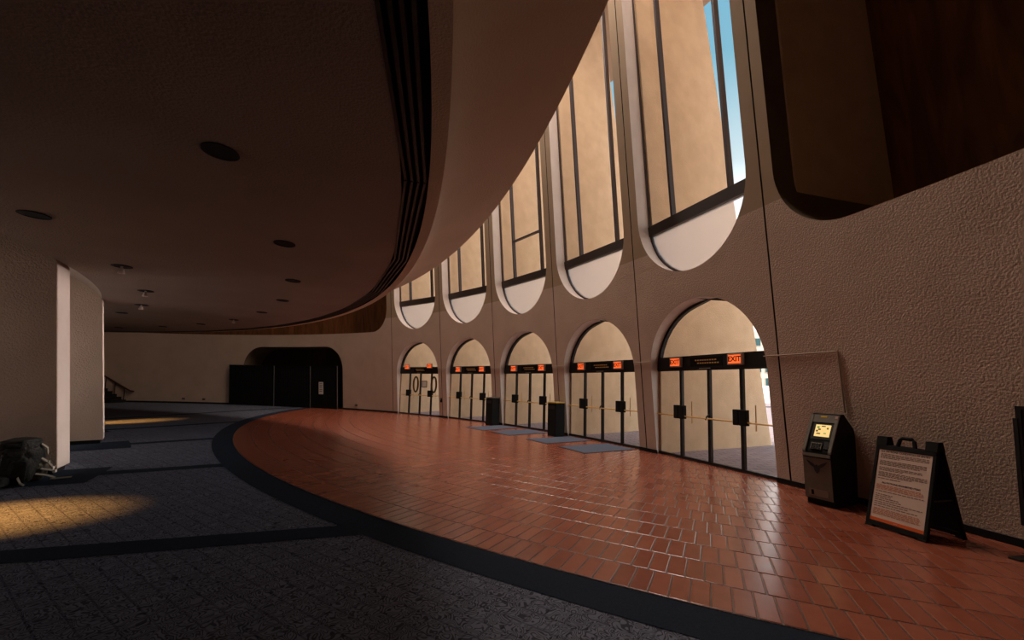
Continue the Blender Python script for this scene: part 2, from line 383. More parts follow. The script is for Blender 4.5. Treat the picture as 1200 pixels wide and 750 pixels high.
def panel(name, T0, T1, zones, parent, splay=.02, gap=.0042, revmat=REVEAL, deepfn=None):
    V, Fc, MI = [], [], []
    def quad(a, b, c, d, mi):
        n = len(V); V.extend([a, b, c, d]); Fc.append((n, n + 1, n + 2, n + 3)); MI.append(mi)
    T0 += gap; T1 -= gap
    for (z0, z1, fn, tc, rows) in zones:
        for za, zb in zip(rows[:-1], rows[1:]):
            if fn: (La, Ra), (Lb, Rb) = fn(za), fn(zb)
            else: La = Ra = Lb = Rb = tc
            mi = 1 if (za + zb) / 2 > 3.0 else 0
            for (s0a, s1a, s0b, s1b) in ((T0, La, T0, Lb), (Ra, T1, Rb, T1)):
                n = max(1, int(max(s1a - s0a, s1b - s0b) / .13))
                for k in range(n):
                    u0, u1 = k / n, (k + 1) / n
                    ta0, ta1 = s0a + (s1a - s0a) * u0, s0a + (s1a - s0a) * u1
                    tb0, tb1 = s0b + (s1b - s0b) * u0, s0b + (s1b - s0b) * u1
                    quad(P(ta0, za, wr(za)), P(ta1, za, wr(za)), P(tb1, zb, wr(zb)), P(tb0, zb, wr(zb)), mi)
                    quad(P(ta0, za, wo(za)), P(tb0, zb, wo(zb)), P(tb1, zb, wo(zb)), P(ta1, za, wo(za)), mi)
            for T in (T0, T1):                       # closed ends at the joints
                quad(P(T, za, wr(za)), P(T, za, wo(za)), P(T, zb, wo(zb)), P(T, zb, wr(zb)), 3)
            if fn:                                    # reveals
                dp = deepfn or (lambda z: wo(z))
                sp = splay if (La < Ra) else 0
                if abs(Ra - La) > 1e-4 or abs(Rb - Lb) > 1e-4:
                    quad(P(La, za, wr(za)), P(La - splay, za, dp(za)), P(Lb - splay, zb, dp(zb)), P(Lb, zb, wr(zb)), 2)
                    quad(P(Ra, za, wr(za)), P(Rb, zb, wr(zb)), P(Rb + splay, zb, dp(zb)), P(Ra + splay, za, dp(za)), 2)
        if fn:      # flat heads / sills of an opening
            for z, nm in ((z0, 'b'), (z1, 't')):
                L, Rr = fn(z)
                if Rr - L > .02 and z > .01:
                    dp = deepfn or (lambda z: wo(z)); n = max(1, int((Rr - L) / .15))
                    for k in range(n):
                        a = L + (Rr - L) * k / n; b = L + (Rr - L) * (k + 1) / n
                        quad(P(a, z, wr(z)), P(b, z, wr(z)), P(b, z, dp(z)), P(a, z, dp(z)), 2)
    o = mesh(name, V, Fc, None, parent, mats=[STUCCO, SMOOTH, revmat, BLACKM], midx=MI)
    bm = bmesh.new(); bm.from_mesh(o.data); bmesh.ops.remove_doubles(bm, verts=bm.verts[:], dist=.0005)
    bmesh.ops.recalc_face_normals(bm, faces=bm.faces[:]); bm.to_mesh(o.data); bm.free()
    return o
ZT = 9.6
wall = thing('wall_right', 'curved leaning stucco wall with five arched bays and wide upper recesses', kind='structure')
rows_d = ang_rows(0, 2.2, .93, True, False)
rows_w = sorted(set(ang_rows(2.59, 8.9, .95, True, True)) | {3.0})
for b in range(5):
    fd = lambda z, b=b: tuple(b + q_ for q_ in span_door(z)); fw = lambda z, b=b: tuple(b + q_ for q_ in span_win(z))
    panel('wall_panel', b, b + 1, [(0, 2.2, fd, 0, rows_d), (2.2, 2.4, None, b + .5125, [2.2, 2.4]), (2.4, 2.59, None, b + .495, [2.4, 2.59]),
          (2.59, 8.9, fw, 0, rows_w), (8.9, ZT, None, b + .495, [8.9, ZT])], wall)
# right panel, wide upper recess
rows_n = sorted(set(ang_rows(2.57, 8.8, .75, True, True)) | {3.0})
def nd(z): return 17.95 - .13 * z
fn = corner_span(5.065, 9.2, 2.57, 8.8, .75, .31, .31)
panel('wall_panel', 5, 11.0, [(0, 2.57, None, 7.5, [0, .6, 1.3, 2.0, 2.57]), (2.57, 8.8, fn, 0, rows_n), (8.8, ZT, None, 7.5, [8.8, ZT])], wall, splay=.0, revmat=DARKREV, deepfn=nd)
fn2 = corner_span(-5.4, -.095, 2.585, 8.8, .75, .31, .31)
rows_n2 = sorted(set(ang_rows(2.585, 8.8, .75, True, True)) | {3.0})
fa = corner_span(-3.03, -1.04, 0, 2.15, .80, .36, .36)
rows_a = ang_rows(0, 2.15, .80, True, False)
# left side: alcove below, recess above
panel('wall_panel', -7.2, 0, [(0, 2.15, fa, 0, rows_a), (2.15, 2.4, None, -2.0, [2.15, 2.4]), (2.4, 2.585, None, -2.7, [2.4, 2.585]),
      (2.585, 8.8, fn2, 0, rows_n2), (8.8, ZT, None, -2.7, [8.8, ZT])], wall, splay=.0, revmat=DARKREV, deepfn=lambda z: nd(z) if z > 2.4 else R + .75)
# backs of the recesses: vertical wooden boards
def backs(t0, t1, z0, z1, rf, mat, parent, nme, step=.42):
    n = max(1, int(round((t1 - t0) / step)))
    for k in range(n):
        a, b = t0 + (t1 - t0) * k / n + .006, t0 + (t1 - t0) * (k + 1) / n - .006
        vs = [P(a, z0, rf(z0)), P(b, z0, rf(z0)), P(b, z1, rf(z1)), P(a, z1, rf(z1)), P(a, z0, rf(z0) + .05), P(b, z0, rf(z0) + .05), P(b, z1, rf(z1) + .05), P(a, z1, rf(z1) + .05)]
        mesh(nme, vs, [(0, 1, 2, 3), (4, 7, 6, 5), (0, 4, 5, 1), (3, 2, 6, 7), (0, 3, 7, 4), (1, 5, 6, 2)], mat, parent)
backs(5.03, 9.3, 2.5, 8.9, lambda z: nd(z) - .02, WOOD, wall, 'wood_panel', 1.4)
backs(-5.5, -.05, 2.5, 8.9, lambda z: nd(z) - .02, WOOD, wall, 'wood_panel', 1.4)
backs(-3.1, -1.0, 0, 2.3, lambda z: R + .73, wood_mat('dark_door_wood', (.03, .014, .008), (.05, .022, .012)), wall, 'door_panel', .5)
# outer shell behind the side panels so no daylight leaks, and dark strips behind the joints
for (t0, t1) in ((5.0, 11.0), (-7.2, 0.0)):
    V, Fc = [], []; n = 40
    for i in range(n + 1):
        t = t0 + (t1 - t0) * i / n
        V += [P(t, -.02, R + 2.4), P(t, ZT, R + 2.4), ]
    for i in range(n): Fc.append((2 * i, 2 * i + 1, 2 * i + 3, 2 * i + 2))
    for t in (t0, t1):
        for za, zb in ((0, 2.399), (2.4, ZT)):
            b_ = len(V); V += [P(t, za, wo(za) - .01), P(t, za, R + 2.4), P(t, zb, R + 2.4), P(t, zb, wo(zb) - .01)]; Fc.append((b_, b_ + 1, b_ + 2, b_ + 3))
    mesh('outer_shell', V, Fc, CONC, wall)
for k in range(0, 6):
    V = []
    for z in (0, 2.399, 2.4, ZT):
        for s in (-.02, .02): V.append(P(k + s, z, (wr(z) + .035)))
    mesh('joint_strip', V, [(0, 1, 3, 2), (2, 3, 5, 4), (4, 5, 7, 6)], BLACKM, wall)

# black baseboards
def baseboard(name, t0, t1, kind_side):
    mb = MB(); n = max(1, int((t1 - t0) / .1)); V = []; Fc = []
    for i in range(n + 1):
        t = t0 + (t1 - t0) * i / n
        V += [P(t, .0, R - .016), P(t, .062, wr(.062) - .014), P(t, .062, wr(.062) + .01), P(t, 0, R + .01)]
    for i in range(n):
        for k in range(4): Fc.append((4 * i + k, 4 * i + (k + 1) % 4, 4 * i + 4 + (k + 1) % 4, 4 * i + 4 + k))
    Fc += [(0, 1, 2, 3), (4 * n + 3, 4 * n + 2, 4 * n + 1, 4 * n)]
    return mesh(name, V, Fc, BLACKM, kind_side)
bbr = thing('baseboard_right', 'black skirting along the foot of the curved wall', kind='structure')
for a, b in ((-7.2, -3.03), (-1.04, .0925), (.9325, 1.0925), (1.9325, 2.0925), (2.9325, 3.0925), (3.9325, 4.0925), (4.9325, 11.0)):
    baseboard('skirting', a, b, bbr)

# ------------------------------------------------------------ ceiling / balcony, revolved about the rotunda centre
def revolve(name, prof, mat, parent, n=160, a0=AMIN, a1=AMAX, smooth=True):
    V, Fc = [], []; m_ = len(prof)
    for i in range(n + 1):
        a = a0 + (a1 - a0) * i / n
        for r, z in prof: V.append(polar(r, a, z))
    for i in range(n):
        for k in range(m_ - 1): Fc.append((i * m_ + k, i * m_ + k + 1, (i + 1) * m_ + k + 1, (i + 1) * m_ + k))
    o = mesh(name, V, Fc, mat, parent)
    if smooth:
        o.data.polygons.foreach_set('use_smooth', [True] * len(o.data.polygons))
        o.data.set_sharp_from_angle(angle=radians(24))
    return o
ceil = thing('ceiling', 'low curved balcony soffit with linear slots and flared plaster fascia', kind='structure')
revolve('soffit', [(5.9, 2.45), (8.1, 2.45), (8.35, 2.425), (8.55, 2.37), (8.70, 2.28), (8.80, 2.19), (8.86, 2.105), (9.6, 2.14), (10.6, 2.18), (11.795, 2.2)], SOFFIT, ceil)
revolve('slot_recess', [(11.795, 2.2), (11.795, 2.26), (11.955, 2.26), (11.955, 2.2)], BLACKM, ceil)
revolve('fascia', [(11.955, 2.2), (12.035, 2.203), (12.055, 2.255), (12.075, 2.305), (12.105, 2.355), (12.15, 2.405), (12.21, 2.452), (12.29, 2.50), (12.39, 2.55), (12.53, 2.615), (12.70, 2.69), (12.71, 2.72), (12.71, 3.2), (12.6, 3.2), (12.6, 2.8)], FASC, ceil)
revolve('balcony_floor', [(12.6, 2.8), (5.9, 2.8)], NAVY, ceil, smooth=False)
# linear slot rails, in straight lengths
for k in range(18):
    a0 = radians(-25.5 + 7.96 * k); a1 = a0 + radians(7.9)
    for r in (11.812, 11.850, 11.888, 11.926):
        V = []
        for a in (a0, a1):
            for dr, z in ((0, 2.192), (.016, 2.192), (.016, 2.24), (0, 2.24)):
                V.append(polar(r + dr, a, z))
        if k < 17: mesh('slot_rail', V, [(0, 1, 2, 3), (7, 6, 5, 4), (0, 4, 5, 1), (1, 5, 6, 2), (2, 6, 7, 3), (3, 7, 4, 0)], BLACK, ceil)
tag(revolve('roof_slab', [(5.9, ZT), (18.6, ZT)], SMOOTH, None, n=60, smooth=False), 'high ceiling above the balcony and window bays', kind='structure').name = 'ceiling_upper'
tag(revolve('wall_inner', [(5.92, 0), (5.92, ZT)], SOFFIT, None, n=60, smooth=False), 'curved inner wall deep behind the columns', kind='structure').name = 'wall_left'
for nm, a in (('wall_front', AMAX - .01), ('wall_back', AMIN + .01)):
    mesh_o = mesh(nm, [polar(5.9, a, 0), polar(18.5, a, 0), polar(18.5, a, ZT), polar(5.9, a, ZT)], [(0, 1, 2, 3)], STUCCO)
    tag(mesh_o, 'plain end wall of the lobby', kind='structure')

# ------------------------------------------------------------ columns
def column(a_mid, name_label, half=.172, rz=None):
    a = radians(a_mid if rz is None else rz); root = thing('column', name_label, 'column', polar(8.96, radians(a_mid), 0) if rz is None else (-6.045, 6.11, 0), a, 'fin columns on the left')
    def fr(z): return -.081 * z
    V = []
    for z in (.055, 2.13):
        V += [(fr(z), -half, z), (fr(z), half, z), (-1.0, half, z), (-1.0, -half, z)]
    V += [(-.32, -half, 2.47), (-.32, half, 2.47), (-1.0, half, 2.47), (-1.0, -half, 2.47)]
    mesh('shaft', V, [(0, 3, 2, 1), (0, 1, 5, 4), (1, 2, 6, 5), (2, 3, 7, 6), (3, 0, 4, 7), (4, 5, 9, 8), (5, 6, 10, 9), (6, 7, 11, 10), (7, 4, 8, 11), (8, 9, 10, 11)], STUCCO, root)
    MB().box(-.97, -.03, -half + .02, half - .02, 0, .055).build('plinth', BLACKM, root)
    V = [(.0035 + fr(z), s * (half - .008), z) for z in (.06, 2.11) for s in (-1, 1)]  # thin pale facing: window light on the nose put into its colour
    V2 = [(x - .01, y, z) for x, y, z in V]
    mesh('nose_face', V + V2, [(0, 1, 3, 2), (4, 6, 7, 5), (0, 4, 5, 1), (2, 3, 7, 6), (0, 2, 6, 4), (1, 5, 7, 3)], REVEAL, root)['label'] = 'end face coloured pale for the light it catches'
column(32.75, 'broad stucco fin column nearest the camera with the backpack at its foot')
column(48.15, 'second stucco fin column standing just behind the nearest column', rz=42.5)

# ------------------------------------------------------------ bays: doors and windows
def bay_frame(b, d, lean):
    a = th(b + .5); n = Vector((cos(a), sin(a), 0)); t = Vector((sin(a), -cos(a), 0))
    O = Vector((CX, CY, 0)) + n * (R * cos(DA / 2) + d)
    # local axes: x = along the wall (rightwards in the photo), y = outward, z = up (leaning)
    M = Matrix(((t.x, n.x, -lean * n.x, O.x), (t.y, n.y, -lean * n.y, O.y), (0, 0, 1, 0), (0, 0, 0, 1)))
    return M
def arc_frame(fn, b, zs, w, y0, y1, M, inner=.0):
    # strip frame following the curve of an opening (in bay-local x)
    pts = []
    for z in zs:
        L, Rr = fn(z); pts.append(((L - .5) * 2.2 - .045, z, (Rr - .5) * 2.2 + .045))
    left = [(p[0], p[1]) for p in pts]; right = [(p[2], p[1]) for p in pts]
    return left, right
def strip(mb, line, c, w, y0, y1, M):
    V = []; Fc = []
    for (x, z) in line:
        d = Vector((c[0] - x, c[1] - z)); d = d.normalized() if d.length > 1e-6 else Vector((1, 0))
        xi, zi = x + d.x * w, z + d.y * w
        for yy in (y0, y1): V += [M @ Vector((x, yy, z)), M @ Vector((xi, yy, zi))]
    for i in range(len(line) - 1):
        a, b = 4 * i, 4 * i + 4
        Fc += [(a, a + 1, b + 1, b), (a + 2, b + 2, b + 3, a + 3), (a + 1, a + 3, b + 3, b + 1), (a, b, b + 2, a + 2)]
    mb.add(V, Fc)
ordn = ['first', 'second', 'third', 'fourth', 'fifth']
place = ['farthest', 'second farthest', 'middle', 'second nearest', 'nearest']
OVAL = pbr('oval_sign', (.10, .075, .03), .4, .4)
EXITF = pbr('exit_glow', (.9, .12, .03), .6, .2, emit=(1.0, .13, .025), es=.75)
EXITT = pbr('exit_letter', (.10, .02, .015), .6, .2)
EXITB = pbr('exit_box', (.55, .45, .38), .5, .3)
for b in range(5):
    M = bay_frame(b, .10, 0)
    d = thing('door_%d' % (b + 1), 'arched bay of four glass doors, %s from the camera' % place[b], kind='structure')
    MB().box(-1.03, 1.03, -.035, .035, 1.268, 1.455, M).build('transom', BLACK, d)
    MB().box(-.285, .235, -.042, -.034, 1.30, 1.425, M).build('door_plaque', BLACKM, d)
    gp = MB()
    for zz, xa, xb in ((1.385, -.20, .14), (1.345, -.16, .18)):
        x = xa
        while x < xb: gp.box(x, x + .028, -.0435, -.0415, zz - .008, zz + .008, M); x += .04
    gp.build('plaque_line', BRASS, d)['kind'] = 'stuff'
    MB().box(-.13, .05, -.042, -.034, 1.268, 1.279, M).build('door_closer', STEEL, d)
    MB().box(-1.03, 1.03, -.03, .05, 0, .02, M).build('threshold', BLACK, d)
    # arched light above the transom
    zs = [1.455, 1.6, 1.75, 1.9, 2.0, 2.08, 2.14, 2.18, 2.2]
    L, Rr = arc_frame(span_door, b, zs, 0, 0, 0, M)
    fr = MB(); c = (.0275, 1.3)
    top = (.0275, 2.235)
    strip(fr, L[:-1] + [top] + Rr[:-1][::-1], c, .04, -.03, .03, M)
    fr.build('arch_frame', BLACK, d)
    V = [M @ Vector((x, 0, z)) for x, z in L[:-1] + [top] + Rr[:-1][::-1]]
    mesh('arch_glass', V, [tuple(range(len(V)))], GLASS, d)
    for k in range(4):
        x0 = -.965 + .4825 * k; x1 = x0 + .4825; hinge_left = (k % 2 == 0)
        lf = MB(); w = .020
        lf.box(x0 + .003, x0 + w, -.022, .022, .02, 1.268, M); lf.box(x1 - w, x1 - .003, -.022, .022, .02, 1.268, M)
        lf.box(x0 + w, x1 - w, -.022, .022, .02, .045, M); lf.box(x0 + w, x1 - w, -.022, .022, 1.25, 1.268, M)
        leaf = lf.build('door_leaf', BLACK, d)
        V = [M @ Vector(p) for p in ((x0 + w, 0, .045), (x1 - w, 0, .045), (x1 - w, 0, 1.25), (x0 + w, 0, 1.25))]
        mesh('pane', V, [(0, 1, 2, 3)], GLASS, leaf)
        MB().tube([M @ Vector((x0 + .01, -.055, .607)), M @ Vector((x1 - .01, -.055, .607))], .0105, 6).build('push_bar', BRASS, leaf)
        hx = x0 if hinge_left else x1
        if hinge_left:
            MB().tube([M @ Vector((x0 + .012, -.02, .66)), M @ Vector((x0 + .005, -.06, .64)), M @ Vector((x0 - .03, -.05, .59))], .010, 6).build('lever', STEEL if k == 0 else BLACK, leaf)
            px = x1 - .08; MB().bbox(px, x1 - .004, -.085, -.02, .568, .758, .008, M).build('latch_box', BLACKM, leaf)
            MB().tube([M @ Vector((x1 - .13 + .26, .05, .51)), M @ Vector((x1 - .13 + .26, .05, .816))], .007, 6).build('pull_handle', BRASS, leaf)
        else:
            MB().bbox(x0 + .004, x0 + .10, -.085, -.02, .568, .758, .008, M).build('latch_box', BLACKM, leaf)
        if b == 0 and k in (1, 3):
            cxo = -.19 if k == 1 else .60
            V = []; n = 20
            for yy in (-.03, -.015):
                for j in range(n): V.append(M @ Vector((cxo + .135 * cos(2 * pi * j / n), yy, .93 + .25 * sin(2 * pi * j / n))))
            for yy in (-.03, -.015):
                for j in range(n): V.append(M @ Vector((cxo + .07 * cos(2 * pi * j / n), yy, .93 + .20 * sin(2 * pi * j / n))))
            Fc = [(j, (j + 1) % n, 2 * n + (j + 1) % n, 2 * n + j) for j in range(n)] + [(n + j, 3 * n + j, 3 * n + (j + 1) % n, n + (j + 1) % n) for j in range(n)]
            Fc += [(j, n + j, n + (j + 1) % n, (j + 1) % n) for j in range(n)] + [(2 * n + j, 2 * n + (j + 1) % n, 3 * n + (j + 1) % n, 3 * n + j) for j in range(n)]
            mesh('oval_frame', V, Fc, OVAL, leaf)['label'] = 'dark oval ring on the glass'
        if b == 0 and k == 2:
            MB().box(.09, .31, -.028, -.02, .84, 1.04, M).build('notice_frame', OVAL, leaf)
            MB().box(.115, .285, -.032, -.028, .86, 1.02, M).build('notice', PAPER, leaf, label='white notice')
    # exit signs
    for xs, sd_, zc in ((-.53, 'left', 1.372), (.445, 'right', 1.372)):
        if b == 0: xs -= .045 * (1 if xs < 0 else .3); zc = 1.455
        if b == 0 and xs > 0: zc = 1.482
        Ms = M @ Matrix.Translation((xs, -.036, zc))
        loc = Ms @ Vector((0, 0, 0)); a = th(b + .5) - pi / 2
        e_ = thing('exit_sign', 'orange lit exit sign at the %s of the header over the %s door bay' % (sd_, place[b]), 'sign', loc, a, 'exit signs over the doors')
        # local: x along the wall, y outward
        MB().bbox(-.105, .105, -.045, 0, -.07, .07, .008).build('housing', EXITB, e_)
        MB().box(-.084, .084, -.049, -.044, -.052, .052).build('glow_face', EXITF, e_)
        text('letters', 'EXIT', .088, EXITT, e_, Matrix.Translation((0, -.0500, 0)) @ Matrix.Rotation(pi / 2, 4, 'X'))
    # ---------------- window
    Mw = bay_frame(b, .30, LEAN)
    w_ = thing('window_%d' % (b + 1), 'tall round-ended window above the %s door bay' % place[b], kind='structure')
    zs = [2.59, 2.6, 2.63, 2.69, 2.78, 2.9, 3.05, 3.25, 3.54, 5.0, 7.95, 8.3, 8.6, 8.8, 8.88, 8.9]
    L, Rr = arc_frame(span_win, b, zs, 0, 0, 0, Mw)
    pts = L[1:-1] + [(-.011, 8.93)] + Rr[1:-1][::-1] + [(-.011, 2.56)]
    fr = MB(); line = pts + [pts[0]]
    V = []; Fc = []
    for (x, z) in line:
        zc = min(max(z, 3.54), 7.95); dd = Vector((-.011 - x, zc - z)); dd = dd.normalized()
        for ww in (0, .035):
            for yy in (-.03, .03): V.append(Mw @ Vector((x + dd.x * ww, yy, z + dd.y * ww)))
    for i in range(len(line) - 1):
        a, c2 = 4 * i, 4 * i + 4
        Fc += [(a, a + 2, c2 + 2, c2), (a + 1, c2 + 1, c2 + 3, a + 3), (a + 2, a + 3, c2 + 3, c2 + 2), (a, c2, c2 + 1, a + 1)]
    fr.add(V, Fc); fr.build('window_frame', BRONZE, w_)
    MB().box(-1.0, 1.0, -.05, .04, 3.375, 3.535, Mw).build('transom_bar', BARB, w_)
    for x in (-.485, .485): MB().box(x - .018, x + .018, -.04, .04, 3.535, 8.9, Mw).build('mullion', BRONZE, w_)
    for x0, x1 in ((-.98, -.503), (-.467, .467), (.503, .98)):
        mesh('pane', [Mw @ Vector(p) for p in ((x0, 0, 3.535), (x1, 0, 3.535), (x1, 0, 8.93), (x0, 0, 8.93))], [(0, 1, 2, 3)], GLASS, w_)
    mesh('pane', [Mw @ Vector(p) for p in ((-.98, 0, 2.55), (.98, 0, 2.55), (.98, 0, 3.375), (-.98, 0, 3.375))], [(0, 1, 2, 3)], FROST, w_)['label'] = 'hazy lower pane'
    if b == 2: MB().box(-.467, .467, -.03, .03, 4.40, 4.435, Mw).build('glazing_bar', BRONZE, w_)

# ------------------------------------------------------------ exterior fins and far building
ext = thing('wall_exterior', 'peach concrete fins standing outside each bay', kind='structure')
for k in range(-1, 7):
    tt = .075
    V = []
    def ro(z): return 18.72 - .20 * z
    for z in (0, 1.5, 3, 5, 7, 9.6):
        for s, r in ((-tt, wo(z) - .005), (-tt * .9, ro(z)), (tt * .9, ro(z)), (tt, wo(z) - .005)): V.append(P(k + s, z, r))
    Fc = []
    for i in range(5):
        for j in range(4): Fc.append((4 * i + j, 4 * i + (j + 1) % 4, 4 * i + 4 + (j + 1) % 4, 4 * i + 4 + j))
    Fc += [(0, 3, 2, 1), (20, 21, 22, 23)]
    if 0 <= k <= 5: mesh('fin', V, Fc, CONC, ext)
OB = thing('office_building', 'distant office building with teal windows seen past the nearest doors', 'building', (26.5, 40.0, 0), radians(-32))
MB().box(-8, 8, 0, 8, 0, 7).build('wall', pbr('office_wall', (.62, .56, .48), .9), OB)
TEAL = pbr('teal_glass', (.03, .09, .10), .2, .5); 
for i in range(12):
    for j in range(4):
        x = -7.4 + i * 1.25; z = 1.4 + j * 1.35
        wf = MB().box(x, x + 1.0, -.06, .02, z, z + .85).build('window', pbr('office_frame', (.5, .47, .42), .7) if (i + j) == 0 else bpy.data.materials['office_frame'], OB)
        MB().box(x + .06, x + .94, -.09, -.05, z + .06, z + .79).build('pane', TEAL, wf)
wv = thing('parked_van', 'white van parked outside beyond the nearest doors', 'van', (15.2, 24.0, 0), radians(-20))
MB().bbox(-2.0, 1.1, -.5, .5, .2, 1.25, .1).build('body', pbr('van_white', (.8, .8, .82), .4), wv)
MB().prism([(1.0, .2), (1.75, .2), (1.75, .62), (1.45, .72), (1.15, 1.15), (1.0, 1.15)], -.48, .48).build('cab', bpy.data.materials['van_white'], wv)
MB().box(1.2, 1.42, -.49, .49, .75, 1.0).build('side_window', TEAL, wv)
for x in (-1.4, 1.2):
    for y in (-.46, .46):
        MB().lathe([(0, -.06), (.2, -.06), (.2, .06), (0, .06)], 16).build('wheel', BLACKM, wv).matrix_local = Matrix.Translation((x * H, y * H, .2 * H)) @ Matrix.Rotation(pi / 2, 4, 'X')

# ------------------------------------------------------------ downlights in the soffit
def zsoff(r): return 2.14 + (r - 9.6) * .04 if r < 10.6 else 2.18 + (r - 10.6) * .0167
LAMP = pbr('lamp_cone', (.62, .50, .44), .5, .4)
CUP = pbr('downlight_cup', (.014, .012, .011), .7, .2)
def downlight(r, adeg, label, bulb):
    z = zsoff(r); c = polar(r, radians(adeg), z)
    o = thing('downlight', label, 'ceiling light', (c[0], c[1], z - .002), 0, 'recessed ceiling lights')
    MB().lathe([(.070, .001), (.085, .001), (.085, -.006), (.070, -.006), (.070, .001)], 24).build('trim_ring', CUP, o)
    MB().lathe([(0, -.003), (.072, -.003)], 24).build('recess_cup', CUP, o, fixn=False)
    if bulb: MB().lathe([(.010, -.003), (.010, -.02), (.016, -.025), (.032, -.075), (.03, -.078), (0, -.07)], 14).build('lamp', LAMP, o, smooth=True)
inner = [(21.4, 0), (30.4, 1), (39.4, 1), (48.6, 1), (57.5, 0), (66.0, 0), (74.5, 0)]
outer = [(14.0, 0), (21.9, 0), (29.7, 0), (37.6, 0), (45.7, 0), (54.0, 1), (62.0, 0), (70.0, 0), (78, 0)]
onm = ['nearest', 'second', 'third', 'fourth', 'fifth', 'sixth', 'seventh', 'eighth', 'ninth']
for i, (a, bl) in enumerate(inner): downlight(9.32, a, 'recessed downlight%s, %s along the inner row above the columns' % (' with a pale hanging lamp cone' if bl else ', dark', onm[i]), bl)
for i, (a, bl) in enumerate(outer): downlight(10.88, a, 'round recessed downlight%s, %s along the outer row beside the slots' % (' with a small lamp' if bl else ', dark', onm[i]), bl)

# added warm spots with made-up fixtures, out of view, for the carpet patches
def spot(p, tgt, e, size, blend, nm):
    l = bpy.data.lights.new(nm, 'SPOT'); l.energy = e; l.spot_size = radians(size); l.spot_blend = blend; l.color = (1.0, .42, .08); l.shadow_soft_size = .04
    o = bpy.data.objects.new(nm, l); COL.objects.link(o); o.location = Vector(p) * H
    o.rotation_euler = (Vector(p) - Vector(tgt)).to_track_quat('Z', 'Y').to_euler(); return o
def warm(r, a, z, tgt, e, size, label):
    c = polar(r, radians(a), z); s = spot(c, tgt, e, size, 1.0, 'fill_spot')
    t = thing('fill_spotlight', label, 'fill_spotlight', (c[0], c[1], z), 0)
    d = (Vector(tgt) - Vector(c)).normalized()
    MB().tube([Vector((0, 0, 0)) - d * .16, -d * .02], .05, 12).build('can', BLACK, t)
    MB().tube([-d * .12, Vector((-d.x * .12, -d.y * .12, 2.45 - z))], .008, 6).build('stem', BLACK, t)
    s.parent = t; s.location = (0, 0, 0)
warm(6.9, 19.5, 2.25, (-3.62, 2.78, 0), 3600, 21, 'added warm spot behind the nearest column gap, out of view')
warm(7.0, 66.5, 2.25, (-8.25, 8.85, 0), 4200, 17, 'added warm spot behind the far column gap, out of view')

# added spots at the soffit slots, brightening the ends of the two columns
for a in (32.6, 47.9):
    c = polar(11.87, radians(a), 2.185); tg = polar(8.95, radians(a), 1.15)
    s_ = spot(c, tg, 480, 40, .5, 'fill_spot'); s_.data.color = (1.0, .84, .76)
# ------------------------------------------------------------ conduits on the piers
for k in range(1, 5):
    V = [P(k + s, 1.385, wr(1.385) - .012) for s in (-.065, -.03, 0, .03, .09)]
    o = MB().tube(V, .008, 6).build('conduit', CONDUIT)
    tag(o, 'short thin conduit crossing the pier between the %s and %s door bays' % (place[k - 1], place[k]), 'conduit', 'thin wall conduits')
ct = thing('conduit', 'long thin conduit running along the wall and down to the cash machine', 'conduit', (0, 0, 0), 0, 'thin wall conduits')
MB().tube([P(4.925 + .35 * i / 8, 1.372, wr(1.372) - .012) for i in range(9)], .008, 6).build('horizontal_run', CONDUIT, ct)
MB().tube([P(5.275, 1.378, wr(1.372) - .012), P(5.277, .81, wr(.81) - .012)], .008, 6).build('drop', CONDUIT, ct)

# outlets
for (t, z, nm) in ((-4.094, .17, 'farther left'), (-3.745, .17, 'nearer the black partitions'), (-.768, .178, 'between the partitions and the doors')):
    a = th(t); c = P(t, z, wr(z)); o = thing('wall_outlet', 'small dark wall outlet, %s' % nm, 'outlet', c, a)
    MB().bbox(-.016, .004, -.05, .05, -.03, .03, .004).build('plate', BLACK, o)
    MB().box(-.019, -.015, -.03, -.01, -.012, .012).box(-.019, -.015, .01, .03, -.012, .012).build('socket', STEEL, o)
a = th(.985); c = P(.985, .50, wr(.5)); o = thing('door_intercom', 'small black box on the pier beside the farthest doors', 'wall box', c, a)
MB().bbox(-.03, .004, -.035, .035, -.06, .06, .006).build('case', BLACKM, o)
MB().box(-.034, -.029, -.012, .012, .015, .04).build('button', STEEL, o)

